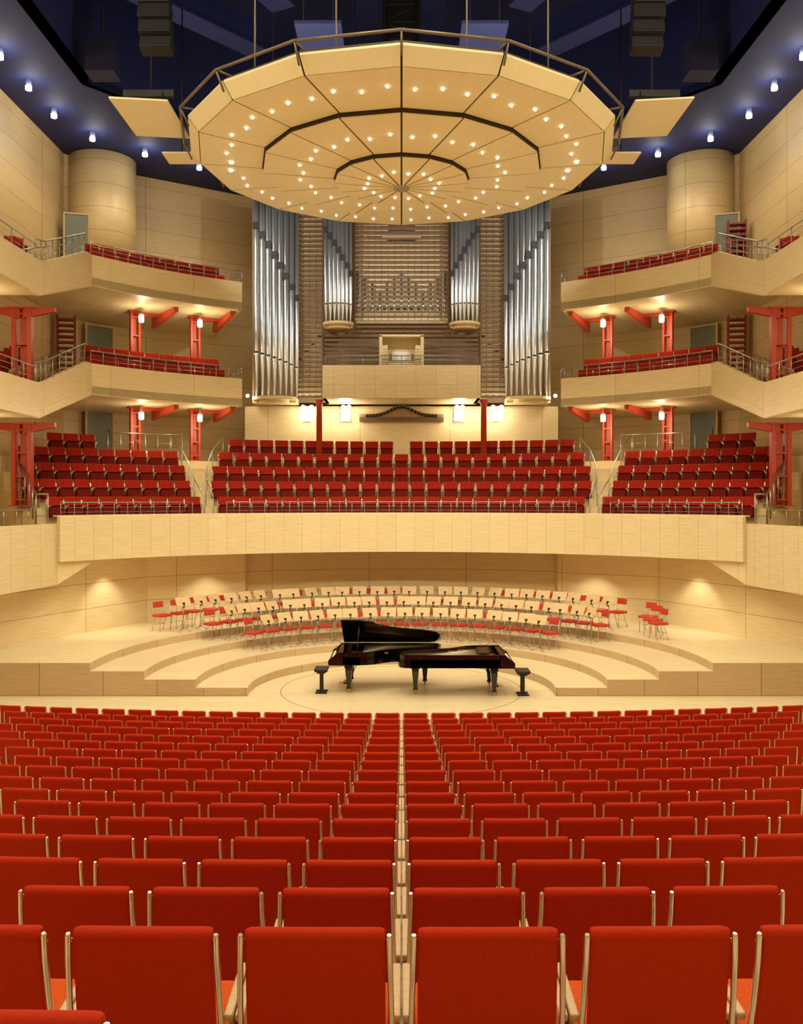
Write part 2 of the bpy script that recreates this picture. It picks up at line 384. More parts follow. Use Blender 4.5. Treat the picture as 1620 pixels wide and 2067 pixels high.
# ------------------------------------------------------------------ balconies
seatall=MB()
BS=MB(); BS.bbox(0,.02,.72,.49,.08,.32,.02,0); BS.box(0,-.1,.50,.46,.14,.3,2)
for x in(-.265,.265): BS.cyl((x,0,0),(x,.03,.84),.010,n=5,mi=1)
for tier in range(2):
    zf=8.0+3.35*tier
    for sg in(-1,1):
        lab='curved beech-clad balcony with steel railing on the hall wall'
        root=thing('balcony',lab,'balcony',group='side wall balconies')
        T=frange(radians(22.3),radians(43.7),12)
        def Rb(t): return 14.6-.8*(t-T[0])/(T[-1]-T[0])
        inn=[pol(Rb(t),t) for t in T]; out=[pol(hit(t)-.02,t) for t in T]
        m=lambda P:[(sg*x,y) for x,y in P]
        mb=MB(); mb.strip(m(inn),m(out),zf,zf+.25,0,1)
        mb.strip(m([pol(Rb(t)+.35,t) for t in T]),m(out),zf+.25,zf+.45,0,1)
        mb.strip(m([pol(Rb(t)+1.25,t) for t in T]),m(out),zf+.45,zf+.95,0,1)
        a=inn[-1]; b=(9.9,24.4); ow=out[-1]
        mb2=MB(); mb2.prism([(sg*a[0],a[1]-.01),(sg*12.26,a[1]+.29),(sg*12.26,ow[1]-.01)],zf+.003,zf+.25,0)
        vs=[]
        for (px,py,pz) in((a[0],a[1]-.01,zf),(12.26,a[1]+.28,zf),(12.26,24.41,zf-1.0),(b[0],b[1]+.01,zf-1.0)):
            vs+=[(sg*px,py,pz),(sg*px,py,pz+.2)]
        mb2.add(vs,[(0,2,4,6),(1,3,5,7),(0,1,3,2),(2,3,5,4),(4,5,7,6),(6,7,1,0)],0)
        mb2.strip(m([(9.9,24.4),(9.9,12)]),m([(12.25,24.4),(12.25,12)]),zf-1.0,zf-.72,0,0)
        for j in range(5):
            f0,f1=j/5,(j+1)/5
            p0=(a[0]+.1+(b[0]-a[0])*f0,a[1]+(b[1]-a[1])*f0); p1=(a[0]+.1+(b[0]-a[0])*f1,a[1]+(b[1]-a[1])*f1)
            z=zf+.25-(j+1)*.17
            mb2.strip(m([p0,p1]),m([(12.24,p0[1]),(12.24,p1[1])]),z-.1,z,0,0)
        place(mb.mesh('slab',[CARP,BALC]),'slab',root)
        place(mb2.mesh('stair',[BALC]),'stair',root)
        mb=MB()
        P=[(x,y,zf-.02,zf+.95) for x,y in inn]+[(a[0]+.04,a[1]-.35,zf-.14,zf+.95)]
        P+= [(9.88,25.0,zf-.85,zf+.1),(9.9,24.4,zf-1.02,zf-.05),(9.95,22,zf-1.02,zf-.05),(9.95,12,zf-1.02,zf-.05)]
        if sg>0: P=P[::-1]
        P=[(sg*p[0],p[1],p[2],p[3]) for p in P]
        mb.wall(P,-.14)
        e0=pol(Rb(T[0]),T[0]); e1=pol(hit(T[0])-.05,T[0])
        q=[(sg*e0[0],e0[1],zf-.02,zf+.95),(sg*e1[0],e1[1],zf-.02,zf+.95)]
        mb.wall(q,.12*(-sg))
        place(mb.mesh('parapet',[BALC]),'parapet',root)
        rp=[(sg*x*1.006,y+.05,zf+.95) for x,y in inn]
        rail(rp,.40,'',.6,2,.014,parent=root)
        rail([(sg*(a[0]+.1),a[1]-.35,zf+.9),(sg*9.97,25.0,zf+.05),(sg*10.0,24.4,zf-.08)],.6,'',.4,2,.016,parent=root)
        rail([(sg*10.02,24.4,zf-.05),(sg*10.02,20,zf-.05)],.45,'',.7,2,.014,parent=root)
        rail([(sg*10.9,27.6,zf+.3),(sg*11.0,25.0,zf-.6)],.95,'',.45,3,.018,parent=root)
        e=[(sg*(e0[0]+(e1[0]-e0[0])*f),e0[1]+(e1[1]-e0[1])*f,zf+.95) for f in(0,.3,.6,1)]
        rail(e,.36,'',.6,2,parent=root)
        for rr in range(2):
            t=T[0]+.045
            while t<T[-1]-.01-.03*(rr):
                R=Rb(t)+.95+.9*rr; x,y=pol(R,t)
                seatall.merge(BS,Matrix.Translation((sg*x,y,zf+.45+.5*rr))@Matrix.Rotation(-sg*t,4,'Z')); t+=.55/R
        for yy in [19.0+.56*i for i in range(9)]:
            for rr in range(2):
                seatall.merge(BS,Matrix.Translation((sg*(10.75+.85*rr),yy,zf-.5+.35*rr))@Matrix.Rotation(-sg*pi/2,4,'Z'))
        for j in range(3):
            seatall.merge(BS,Matrix.Translation((sg*11.7,25.0+.9*j,zf-.2+.3*j))@Matrix.Rotation(-sg*1.1,4,'Z'))
            seatall.merge(BS,Matrix.Translation((sg*11.75,25.5+.9*j,zf-.05+.3*j))@Matrix.Rotation(-sg*1.1,4,'Z'))
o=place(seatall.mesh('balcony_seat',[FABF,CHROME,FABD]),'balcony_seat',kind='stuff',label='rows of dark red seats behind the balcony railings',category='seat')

# ------------------------------------------------------------------ red columns with brackets and lamps
def column(x,y,z0,z1,ang,wide=.36,big=False):
    root=thing('column','red lacquered steel column with bracket under the balcony','column',(x,y,z0),ang,'red steel columns')
    mb=MB(); h=z1-z0
    w=wide
    for s_ in(-1,1):
        mb.box(s_*w*.38,0,h/2,w*.20,.20,h-.02)
    mb.box(0,.07,h/2,w*.3,.03,h-.1)
    nn=4
    for i in range(nn): mb.box(0,-.02,.2+(h-.4)*i/(nn-1),w*.6,.16,.05)
    mb.box(0,0,.02,w*1.25,.34,.03); mb.box(0,0,h-.03,w*1.3,.36,.05)
    place(mb.mesh('shaft',[REDP]),'shaft',root)
    mb=MB()
    def arm(ox,oy,dx,dy,L,hh=.36):
        d=Vector((dx,dy,0)).normalized(); n=Vector((-d.y,d.x,0))*.08; vs=[]; o_=Vector((ox,oy,0))
        for q in(n,-n):
            vs+=[o_+q+d*.05+Vector((0,0,h)),o_+q+d*L+Vector((0,0,h)),o_+q+d*L+Vector((0,0,h-hh*.4)),o_+q+d*.05+Vector((0,0,h-hh))]
        mb.add(vs,[(0,1,2,3),(4,5,6,7),(0,1,5,4),(1,2,6,5),(2,3,7,6),(3,0,4,7)])
    if big: arm(0,0,1,0,.95,.32); arm(0,0,-1,0,.95,.32)
    else:
        s_=1 if x<0 else -1
        arm(0,.1,s_,0,1.0,.16); arm(s_*.95,.9,0,-1,2.4,.36)
    place(mb.mesh('bracket',[REDP]),'bracket',root)
    return root
def light(kind,loc,power,col,size=.1,rot=None,spot=None,blend=.6):
    l=bpy.data.lights.new('light',kind); l.energy=power; l.color=col
    if kind=='AREA': l.size=size
    else: l.shadow_soft_size=size
    if kind=='SPOT': l.spot_size=spot; l.spot_blend=blend
    o=bpy.data.objects.new('light_source',l); COL.objects.link(o); o.location=loc
    if rot: o.rotation_euler=rot
    return o
def aim(o,target): o.rotation_euler=(Vector(target)-Vector(o.location)).to_track_quat('-Z','Y').to_euler()
WARM=(1,.85,.58)
mb=MB(); mb.lathe([(.06,0),(.09,.03),(.09,.2),(.06,.24)],0,0,12,0); mb.lathe([(.10,.24),(.10,.28),(.03,.30),(.02,.50)],0,0,12,1)
SCM=mb.mesh('globe_lamp',[LAMPV,STEEL])
for sg in(-1,1):
    for tier in range(2):
        z1=8.0+3.35*tier
        for (px,d,z0) in((-9.35,31.3,6.12),(-7.45,32.2,6.12)):
            zz=z0 if tier==0 else 8.97
            a=-atan2(sg*-px,d-YC)
            column(sg*-px,d,zz,z1-.01,a)
            u=Vector((sg*-px,d-YC)).normalized()
            lx,ly=sg*-px-u.x*.7,d-u.y*.7
            thing('pendant_lamp','small glowing glass lamp under the balcony beside a red column','lamp',(lx,ly,z1-.50),0,'lamps under the balconies',SCM)
            light('POINT',(lx-u.x*.35,ly-u.y*.35,z1-.75),44,WARM,.1)
        column(sg*11.0,25.9,4.55 if tier==0 else 7.3,z1-1.02,0,.6,big=True)
        light('POINT',(sg*11.2,23.5,z1-1.6),45,WARM,.15)
for sg in(-1,1):
    root=thing('column','red lacquered round steel column between the choir seats','column',(sg*3.08,33.42,5.6),0,'red round columns')
    mb=MB(); mb.cyl((0,0,0),(0,0,2.65),.11,n=16); mb.cyl((0,0,2.65),(0,0,2.88),.11,.16,n=16); mb.cyl((0,0,0),(0,0,.04),.16,n=16)
    place(mb.mesh('shaft',[REDP]),'shaft',root)

# ------------------------------------------------------------------ round stair towers and doors
for i,sg in enumerate((-1,1)):
    mb=MB(); cx,cy=sg*11.12,33.2
    mb.lathe([(1.2,12.3),(1.2,17.33)],cx,cy,56)
    struct(mb,'wall_tower_'+('left' if sg<0 else 'right'),[WALL])
    for tier in range(3):
        z=[6.13,8.97,12.32][tier]
        hd=2.2 if tier<2 else 2.6
        if tier<2: loc,rot=(sg*11.28,33.3,z),-sg*.865
        else: loc,rot=(sg*11.5,31.96,z),-sg*.3
        root=thing('door','dark glazed door in a beech frame beside the balcony stair','door',loc,rot,'balcony doors')
        mb=MB(); mb.box(0,0,hd/2,1.05,.06,hd); mb.cyl((.38,-.06,.95),(.38,-.06,1.25),.015,n=6); place(mb.mesh('door_leaf',[DGREEN]),'door_leaf',root)
        mb=MB()
        for s_ in(-1,1): mb.box(s_*.55,0,hd/2,.05,.10,hd+.04)
        mb.box(0,0,hd+.04,1.15,.10,.05); place(mb.mesh('frame',[WALL]),'frame',root)
        if tier==1 or (tier==2 and sg>0):
            mb=MB()
            for j in range(11): mb.box(0,0,j*.2+.1,.55,.35,.06)
            mb.box(.29,0,1.1,.04,.3,2.3); mb.box(-.29,0,1.1,.04,.3,2.3)
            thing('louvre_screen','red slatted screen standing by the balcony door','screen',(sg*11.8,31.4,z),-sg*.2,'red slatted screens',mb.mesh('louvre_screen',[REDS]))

# ------------------------------------------------------------------ organ podium, loft
mb=MB(); mb.box(0,35.5,7.2,12.4,.35,2.3); mb.box(0,36.9,8.38,12.4,3.0,.1); struct(mb,'wall_podium',[BALC])
root=thing('organ_loft','pale beech organ loft with steel railing above the choir seats','balcony')
mb=MB(); mb.box(0,34.2,8.58,5.86,2.2,.16); 
place(mb.mesh('slab',[BALC]),'slab',root)
mb=MB(); mb.wall([(-2.93,35.1,8.5,9.72),(-2.93,33.05,8.5,9.72),(2.93,33.05,8.5,9.72),(2.93,35.1,8.5,9.72)],.12); place(mb.mesh('parapet',[CREAM]),'parapet',root)
rail([(-2.85,33.15,9.72),(2.85,33.15,9.72)],.36,'',.7,2,parent=root)
mb=MB(); W=1.66
def wav(u): return .36*math.exp(-(u/.62)**2)
us=[-W+2*W*i/48 for i in range(49)]
vs=[];
for u in us:
    zt=8.10+wav(u); zb=7.80
    vs+=[(u,35.28,zb),(u,35.28,zt),(u,35.12,zt),(u,35.12,zb)]
mb.add(vs,[(4*i+a,4*i+4+a,4*i+4+b,4*i+b) for i in range(48) for a,b in((0,1),(1,2),(2,3),(3,0))]+[(0,1,2,3),(192,193,194,195)],0)
for i in range(21):
    u=-1.35+2.7*i/20; z=8.02+wav(u)*.97
    mb.cyl((u,35.11,z),(u,35.05,z),.062,n=10,mi=1)
for j in range(4): mb.box(0,35.1,7.83+.045*j,2*W,.03,.012,1)
thing('wave_grille','brown carved wave-shaped grille on the wall below the organ loft','ornament',me=mb.mesh('wave_grille',[noisy('grille_wood',(.42,.27,.12),(.36,.22,.10),5,.5),BLACK]))
GLOBE=mat('globe',(1,.95,.8),.4,0,(1,.95,.80),16)
mb=MB(); mb.sphere((0,0,0),.085,10); bm_=mb.mesh('bulb',[GLOBE])
for x in(-3.72,-2.2,2.25,3.72):
    root=thing('lamp_cluster','cluster of bright glowing globe bulbs on the wall under the organ','lamp',(x,34.95,8.12),0,'globe lamp clusters')
    mb=MB(); mb.box(0,.16,0,.34,.04,.6); 
    place(mb.mesh('backplate',[STEEL]),'backplate',root)
    wd=1.5 if abs(x)>3 else 1.0
    for j in range(4):
        for s_ in(-1,1): place(bm_,'bulb',root,(s_*.11*wd+.03*(j%2),0,-.24+.16*j))
    light('POINT',(x,34.45,7.95),26,(1,.89,.68),.12)
for x in(-5.95,5.95):
    root=thing('wall_lamp','small bright globe lamp beside the organ base','lamp',(x,34.5,8.75),0,'organ side lamps')
    mb=MB(); mb.sphere((0,0,0),.07,10); place(mb.mesh('bulb',[LAMPV]),'bulb',root)
    mb=MB(); mb.cyl((0,0,0),(0,.9,0),.02,n=6); place(mb.mesh('arm',[STEEL]),'arm',root)
    light('POINT',(x,34.2,8.7),16,WARM,.1)

# ------------------------------------------------------------------ organ
org=thing('pipe_organ','large silver pipe organ with walnut slatted screens above the choir','pipe organ',(0,34.7,8.6))
OY=34.7; OZ=8.6
def addpart(mb,name,mats,**k): return place(mb.mesh(name,mats),name,org,**k)
mb=MB(); mb.box(0,1.0,4.1,11.6,.1,8.2); mb.box(0,.6,8.2,11.6,.9,.1)
for x in(-5.78,5.78): mb.box(x,.55,4.1,.08,.9,8.2)
addpart(mb,'case',[CASEW])
def slats(x0,x1,z0,z1,y,pitch=.19,hh=.075):
    mb=MB(); z=z0
    while z<z1: mb.box((x0+x1)/2,y,z-OZ,x1-x0,.03,hh); z+=pitch
    for x in(x0+.03,x1-.03): mb.box(x,y+.06,(z0+z1)/2-OZ,.05,.06,z1-z0)
    addpart(mb,'slat_screen',[SLAT])
def pipe(x,y,zf,zm,zt,r,slot=None,mats=(TIN,TIND),nm='organ_pipe',mouth=True):
    mb=MB(); n=14
    mb.lathe([(r*.22,zf-OZ),(r*.3,zf-OZ+.05),(r,zm-OZ),(r,zt-OZ)],x,y,n,0)
    if mouth:
        mb.box(x,y-r*.92,zm-OZ+r*.5,r*1.2,r*.3,r*.55,1)
        mb.box(x,y-r*.98,zm-OZ-r*.1,r*1.3,r*.2,r*.5,0)
    if slot: mb.box(x,y-r*.8,slot-OZ,r*2.0,r*.8,.24,1)
    addpart(mb,nm,list(mats))
def woodpipe(x,y,z0,z1,w,zm):
    """square wooden pipe with a cut-up mouth"""
    mb=MB(); mb.box(x,y,(z0+z1)/2-OZ,w-.018,.16,z1-z0,0); mb.box(x,y-.081,zm-OZ,w*.55,.012,.07,1)
    mb.cyl((x,y,z0-OZ-.12),(x,y,z0-OZ),.02,.035,n=8)
    addpart(mb,'wooden_pipe',[OAKP,TIND])
for sg in(-1,1):
    n=8; xx=5.72
    for i in range(n):
        r=.128-.006*i; x=xx-r; xx-=2*r+.008
        u=(i-3.5)/3.5
        pipe(sg*x,-.55+.28*u*u,8.72+.0*i,10.35-.08*i,16.9,r,15.3-.4*i)
    mb=MB(); mb.prism([(sg*(4.92+.86*cos(t)),-.15-.62*sin(t)) for t in frange(0,pi,16)],-.02,.1,0)
    mb.prism([(sg*(4.92+.6*cos(t)),-.1-.42*sin(t)) for t in frange(0,pi,16)],-.14,-.02,0)
    mb.box(sg*4.92,.3,-.02,1.7,.95,.2)
    addpart(mb,'tower_base',[BALC])
    xx=2.98
    for i in range(7):
        r=.085-.003*i; x=xx-r; xx-=2*r+.004; u=(i-3)/3
        pipe(sg*x,-.62+.2*u*u,11.55,12.2+.0*i,15.9,r,15.1-.28*i)
    mb=MB(); mb.prism([(sg*(2.44+.60*cos(t)),-.25-.55*sin(t)) for t in frange(0,pi,14)],2.85,2.95,0)
    mb.prism([(sg*(2.44+.45*cos(t)),-.22-.40*sin(t)) for t in frange(0,pi,14)],2.72,2.85,0)
    mb.box(sg*2.44,.1,2.85,1.1,.7,.18)
    addpart(mb,'tower_base',[BALC])
    slats(min(sg*4.12,sg*3.04),max(sg*4.12,sg*3.04),8.72,16.8,-.1)
    for i in range(4):
        woodpipe(sg*(3.97-.262*i),.14,8.85,16.6,.262,10.2+.3*i)
slats(-1.86,1.86,11.45,16.6,-.05)
slats(-3.02,3.02,9.75,11.4,-.0,.17,.09)
for i in range(14):
    x=-1.69+.26*i
    woodpipe(x,.30,11.75,16.2 if abs(x)>.6 else 14.8,.26,12.2)
for i in range(13):
    x=-1.7+.283*i
    pipe(x,.12,11.9,12.15,12.9+.9*abs(abs(x)-.85),.055,None,(TIN,TIND),mouth=False)
mb=MB(); mb.box(0,.06,11.62-OZ,3.6,.3,.1); mb.box(0,-.02,14.95-OZ,1.5,.05,.16); addpart(mb,'wind_chest',[CASEW])
# console
root=thing('organ_console','pale wooden organ console before the slatted screen','organ console',(0,33.95,8.67))
mb=MB(); H=2.25
for s_ in(-1,1): mb.box(s_*.78,0,H/2+.0,.12,.7,H); mb.box(s_*.62,-.2,H-.62,.2,.3,.5)
mb.box(0,0,H,1.68,.7,.08); mb.box(0,.3,H/2,1.5,.06,H); mb.box(0,-.1,.75,1.5,.6,.1)
place(mb.mesh('cabinet',[CREAM]),'cabinet',root)
mb=MB()
for j in range(3): mb.box(0,-.15+.12*j,1.15+.08*j,1.0,.12,.03,0)
for s_ in(-1,1):
    for a in range(3):
        for b in range(4): mb.cyl((s_*(.57+.05*a),-.36,H-.8+.1*b),(s_*(.57+.05*a),-.40,H-.8+.1*b),.016,n=6,mi=0)
place(mb.mesh('manual',[WHITE]),'manual',root)
mb=MB(); mb.box(0,.12,1.55,.72,.02,.34,0,Matrix.Rotation(radians(-12),3,'X')); place(mb.mesh('sheet_music',[PAPER]),'sheet_music',root)

# ------------------------------------------------------------------ canopy
D=23.0
can=thing('acoustic_canopy','round sixteen-sided cream acoustic canopy studded with spotlights over the stage','canopy',(0,D,12.78))
r1,r2,r3,r4=1.72,3.56,5.17,5.42; SL=.077
def zr(r,ring): return SL*r+.12*ring
NS=16
A0=-pi/2
def cp(r,a,z): return (r*cos(a),r*sin(a),z)
gap=.022
def panel(ra,rb,za,zb,k,t=.05):
    a0=A0+2*pi*k/NS; a1=a0+2*pi/NS
    def pt(r,a,z,s_):
        off=gap*s_; return (r*cos(a)-off*sin(a),r*sin(a)+off*cos(a),z)
    vs=[]
    for dz in(0,t):
        vs+=[pt(ra,a0,za+dz,1),pt(rb,a0,zb+dz,1),pt(rb,a1,zb+dz,-1),pt(ra,a1,za+dz,-1)]
    m=MB(); m.add(vs,[(0,1,2,3),(4,5,6,7),(0,1,5,4),(1,2,6,5),(2,3,7,6),(3,0,4,7)]); return m
for k in range(NS):
    for (ra,rb,rg) in((.18,r1,0),(r1+.03,r2,1),(r2+.03,r3-.01,2)):
        m=panel(ra,rb,zr(ra,rg),zr(rb,rg),k,.03); place(m.mesh('panel',[CANOPY]),'panel',can)
    m=panel(r3+.01,r4,zr(r3,2)+.01,.95,k); place(m.mesh('rim_panel',[CANOPY]),'rim_panel',can)
m=MB()
def ringv(r,z): return [cp(r,A0+2*pi*k/NS,z) for k in range(NS)]
prof=[(.05,.045),(r1,zr(r1,0)+.03),(r1,zr(r1,1)+.02),(r2,zr(r2,1)+.03),(r2,zr(r2,2)+.02),(r3,zr(r3,2)+.06),(r4-.02,.98),(r4-.1,1.1),(.05,1.1)]
vs=[];
for r,z in prof: vs+=ringv(r,z)
m.add(vs,[(j*NS+i,j*NS+(i+1)%NS,(j+1)*NS+(i+1)%NS,(j+1)*NS+i) for j in range(len(prof)-1) for i in range(NS)]+[tuple(range(NS)),tuple((len(prof)-1)*NS+i for i in range(NS))])
place(m.mesh('core',[mat('canopy_core',(.045,.028,.015),.7)]),'core',can)
m=MB(); m.cyl((0,0,-.03),(0,0,.06),.2,n=16); place(m.mesh('hub',[STEEL]),'hub',can)
m=MB()
RT=5.6; P=[cp(RT,A0+2*pi*k/NS,1.16) for k in range(NS+1)]
for a,b in zip(P,P[1:]): m.cyl(a,b,.034,n=8)
for k in range(NS):
    a=A0+2*pi*k/NS
    m.cyl(cp(RT,a,1.16),cp(r4-.02,a,.75),.024,n=6); m.cyl(cp(RT,a,1.16),cp(r4-.5,a,1.15),.024,n=6)
place(m.mesh('rim_tube',[noisy('brown_steel',(.13,.10,.06),(.17,.13,.08),3,.4)]),'rim_tube',can)
m=MB(); m.lathe([(.010,.012),(.026,.0),(.032,.02),(.026,.04)],0,0,10,0); LB=m.mesh('spotlight',[LAMPW])
m=MB(); m.lathe([(.012,.012),(.048,.0),(.054,.02),(.048,.04)],0,0,10,0); LB2=m.mesh('spotlight',[LAMPW])
def lamps(rad,n,ring,ph=.5,wob=0.0):
    for i in range(n):
        a=A0+2*pi*(i+ph)/n
        s_=2*pi/NS; aa=((a-A0)%s_)-s_/2; rr=rad*cos(s_/2)/cos(aa)+wob*(1 if i%2 else -1)
        big=ring==2 and i in(11,12,35,36)
        place(LB2 if big else LB,'spotlight',can,(rr*cos(a),rr*sin(a),zr(rr,ring)*1.0-.035))
lamps(4.45,48,2,.5,.06); lamps(2.62,32,1,.5,.07); lamps(.95,16,0,.5,.05)
for x,y in((-1.42,19.4),(1.42,19.4),(-3.35,20.4),(3.35,20.4),(-3.75,26),(3.75,26),(-1.42,27.2),(1.42,27.2)):
    m=MB(); m.cyl((x,y-D,1.1),(x,y-D,7.6),.020,n=6); m.cyl((x,y-D,1.05),(x,y-D,1.35),.06,n=8)
    place(m.mesh('cable',[RAILM]),'cable',can)
m=MB()
for x in(-.5,.5):
    for y in(2.6,3.4): m.box(x,y,3.9,.1,.1,6.2)
for j in range(12):
    z=1.2+.5*j; s_=1 if j%2 else -1
    m.cyl((-.5*s_,2.6,z),(.5*s_,2.6,z+.5),.035,n=6); m.cyl((-.5,2.6,z),(.5,2.6,z),.035,n=6)
m.box(0,3.45,3.9,.95,.04,6.0)
place(m.mesh('truss',[BLACK]),'truss',can)
for sg in(-1,1):
    root=thing('reflector_panel','flat cream acoustic reflector panel beside the round canopy','acoustic panel',(0,0,0),0,'side reflector panels')
    m=MB(); m.bbox(sg*6.2,22.1,14.2,1.4,2.2,.05,.015,0,Matrix.Rotation(sg*radians(-3),3,'Y')); place(m.mesh('board',[CANOPY]),'board',root)
    m=MB(); m.box(sg*6.0,21.2,14.40,1.2,.12,.16); m.box(sg*6.0,22.9,14.40,1.6,.1,.12); m.cyl((sg*6.2,22.1,14.2),(sg*6.2,22.1,18.2),.02,n=6); m.box(sg*5.7,22,14.36,.1,1.9,.12)
    place(m.mesh('hanger',[BLACK]),'hanger',root)
    root=thing('reflector_panel','small cream acoustic reflector panel beside the round canopy','acoustic panel',(0,0,0),0,'side reflector panels')
    m=MB(); m.bbox(sg*6.0,24.4,14.1,.9,.8,.05,.015); place(m.mesh('board',[CANOPY]),'board',root)
    m=MB(); m.cyl((sg*6,24.4,14.1),(sg*6,24.4,18.2),.02,n=6); place(m.mesh('hanger',[BLACK]),'hanger',root)
    root=thing('line_array_speaker','black line array loudspeaker hanging from the blue ceiling','loudspeaker',(sg*5.6,20.2,18.4),0,'hanging line arrays')
    m=MB(); m.bbox(0,0,0,.72,.34,.33,.012); m.box(0,-.175,0,.66,.02,.29,1); CM=m.mesh('cabinet',[BLACK,mat('speaker_grille',(.010,.010,.014),.85)])
    y=0;z=0;a=0
    for j in range(11):
        place(CM,'cabinet',root,(0,y,z),rx=-a)
        if j>5: a+=radians(4.5)
        z-=.325*cos(a); y+=.325*sin(a)
    m=MB(); m.cyl((-.3,0,.1),(-.3,0,1.8),.02,n=6); m.cyl((.3,0,.1),(.3,0,1.8),.02,n=6); m.box(0,0,.2,.8,.4,.06); place(m.mesh('rigging_frame',[STEEL]),'rigging_frame',root)

# perimeter downlights
m=MB(); m.cyl((0,0,.04),(0,0,.22),.085,n=14,mi=0); m.cyl((0,0,-.07),(0,0,.04),.09,n=14,mi=1); DL=m.mesh('ceiling_downlight',[mat('lamp_sleeve',(.2,.22,.35),.4,0,(.5,.6,1),.2),LAMPC])
for sg in(-1,1):
    for x,y in((-11.2,24.9),(-11.2,26.8),(-11.2,28.75),(-10.6,30.6),(-9.2,32.0),(-7.55,33.3),(-11.2,22.5),(-11.2,20)):
        thing('ceiling_downlight','bright white cylindrical downlight under the dark blue ceiling edge','lamp',(sg*-x,y,CEIL-.22),0,'perimeter downlights',DL)
        light('POINT',(sg*-x*.985,y-.1,CEIL-.5),24,(1,.93,.82),.1)
        light('SPOT',(sg*-x*.92,y-.4,CEIL-.5),165,(1,.87,.62),.15,(0,0,0),radians(150),.8)

# ------------------------------------------------------------------ stalls seats
def backmb():
    m=MB()
    prof=[(.035,.37),(.0,.55),(-.028,.74),(-.045,.855),(-.052,.880),(-.045,.899),(-.026,.907),(-.006,.900),(.006,.882),(.010,.85),(.028,.72),(.05,.55),(.085,.38)]
    xs_=[-.223,-.219,-.209,-.185,-.12,0,.12,.185,.209,.219,.223]
    vs=[];n=len(prof)
    for x in xs_:
        e=abs(x)
        ins={.223:.018,.219:.008,.209:.002}.get(round(e,3),0)
        for (y,z) in prof:
            sag=-.008*(1-(x/.22)**2)*max(0,(z-.6)/.3)
            cyl_=(0.02-.055*max(0,(z-.37)/.53))
            yy=y+(cyl_-y)*min(1,ins*28); zz=z+(.63-z)*ins*1.0+sag
            yy+= -.014*(x/.22)**2+.01
            vs.append((x,yy,zz))
    fs=[(j*n+i,j*n+(i+1)%n,(j+1)*n+(i+1)%n,(j+1)*n+i) for j in range(len(xs_)-1) for i in range(n)]
    m.add(vs,fs,0,True); m.add(vs[:n],[tuple(range(n))]); m.add(vs[-n:],[tuple(range(n))])
    return m
def cushmb(mi=0):
    m=MB(); m.bbox(0,.27,.41,.47,.42,.10,.035,mi,Matrix.Rotation(radians(5),3,'X')); return m
def postmb(x,mi=0):
    m=MB(); s_=1 if x>0 else -1
    m.tube([(x-s_*.006,-.050,.893),(x-s_*.006,-.048,.885),(x-s_*.004,-.042,.80),(x,-.020,.66),(x+s_*.003,.012,.52),(x+s_*.003,.035,.42),(x,.03,.30),(x,-.03,.02),(x,-.03,0)],[.007,.0098,.0098,.0098,.0098,.0098,.011,.011,.011],10,mi)
    m.cyl((x,-.047,.865),(x*.91,-.030,.865),.008,n=8,mi=mi)
    m.tube([(x,.02,.34),(x,.3,.33)],.011,6,mi); m.tube([(x,.25,.33),(x,.25,.02)],.012,6,mi); m.box(x,.1,.01,.04,.36,.02,mi)
    return m
def armmb(x,mi=0):
    m=MB(); m.bbox(x*1.06,.175,.59,.030,.28,.028,.008,mi,Matrix.Rotation(radians(6),3,'X'))
    m.bbox(x*1.06,.19,.46,.018,.20,.24,.006,mi)
    return m
SM={'backrest':backmb().mesh('backrest',[FAB]),'seat_cushion':cushmb().mesh('seat_cushion',[FABO]),
    'pl':postmb(-.242).mesh('post',[CHROME]),'pr':postmb(.242).mesh('post',[CHROME]),
    'al':armmb(-.242).mesh('armrest',[WOODP]),'ar':armmb(.242).mesh('armrest',[WOODP])}
full=MB(); I=Matrix.Identity(4)
def mergem(dst,src,mi):
    src.m=[mi]*len(src.m); dst.merge(src,I)
mergem(full,backmb(),0);mergem(full,cushmb(),1);mergem(full,postmb(-.242),2);mergem(full,postmb(.242),2);mergem(full,armmb(-.242),3);mergem(full,armmb(.242),3)
FULL=full.mesh('auditorium_seat',[FAB,FABO,CHROME,WOODP])
cnt=0
LBL='red upholstered auditorium seat with chrome posts and beech armrests'
def seat(x,y,z,parts):
    global cnt
    cnt+=1
    rz=math.atan(x/50)
    if parts:
        r=thing('auditorium_seat',LBL,'seat',(x,y,z),rz,'red seats in the stalls')
        place(SM['backrest'],'backrest',r); place(SM['seat_cushion'],'seat_cushion',r,label='orange-red seat cushion')
        place(SM['pl'],'post',r);place(SM['pr'],'post',r);place(SM['al'],'armrest',r);place(SM['ar'],'armrest',r)
    else: thing('auditorium_seat',LBL,'seat',(x,y,z),rz,'red seats in the stalls',FULL)
for i in range(17):
    nh=max(3,math.ceil((.45*ROWD[i]-.05)/.55))
    for j in range(nh):
        for sg in(-1,1):
            x=sg*(.275+.55*j); seat(x,ROWD[i]+.05+curve(x),FLZ[i],i<7)
seat(-.872,1.98,FLZ[0]+.25,True)
print('stalls seats',cnt,'choir',ncs)

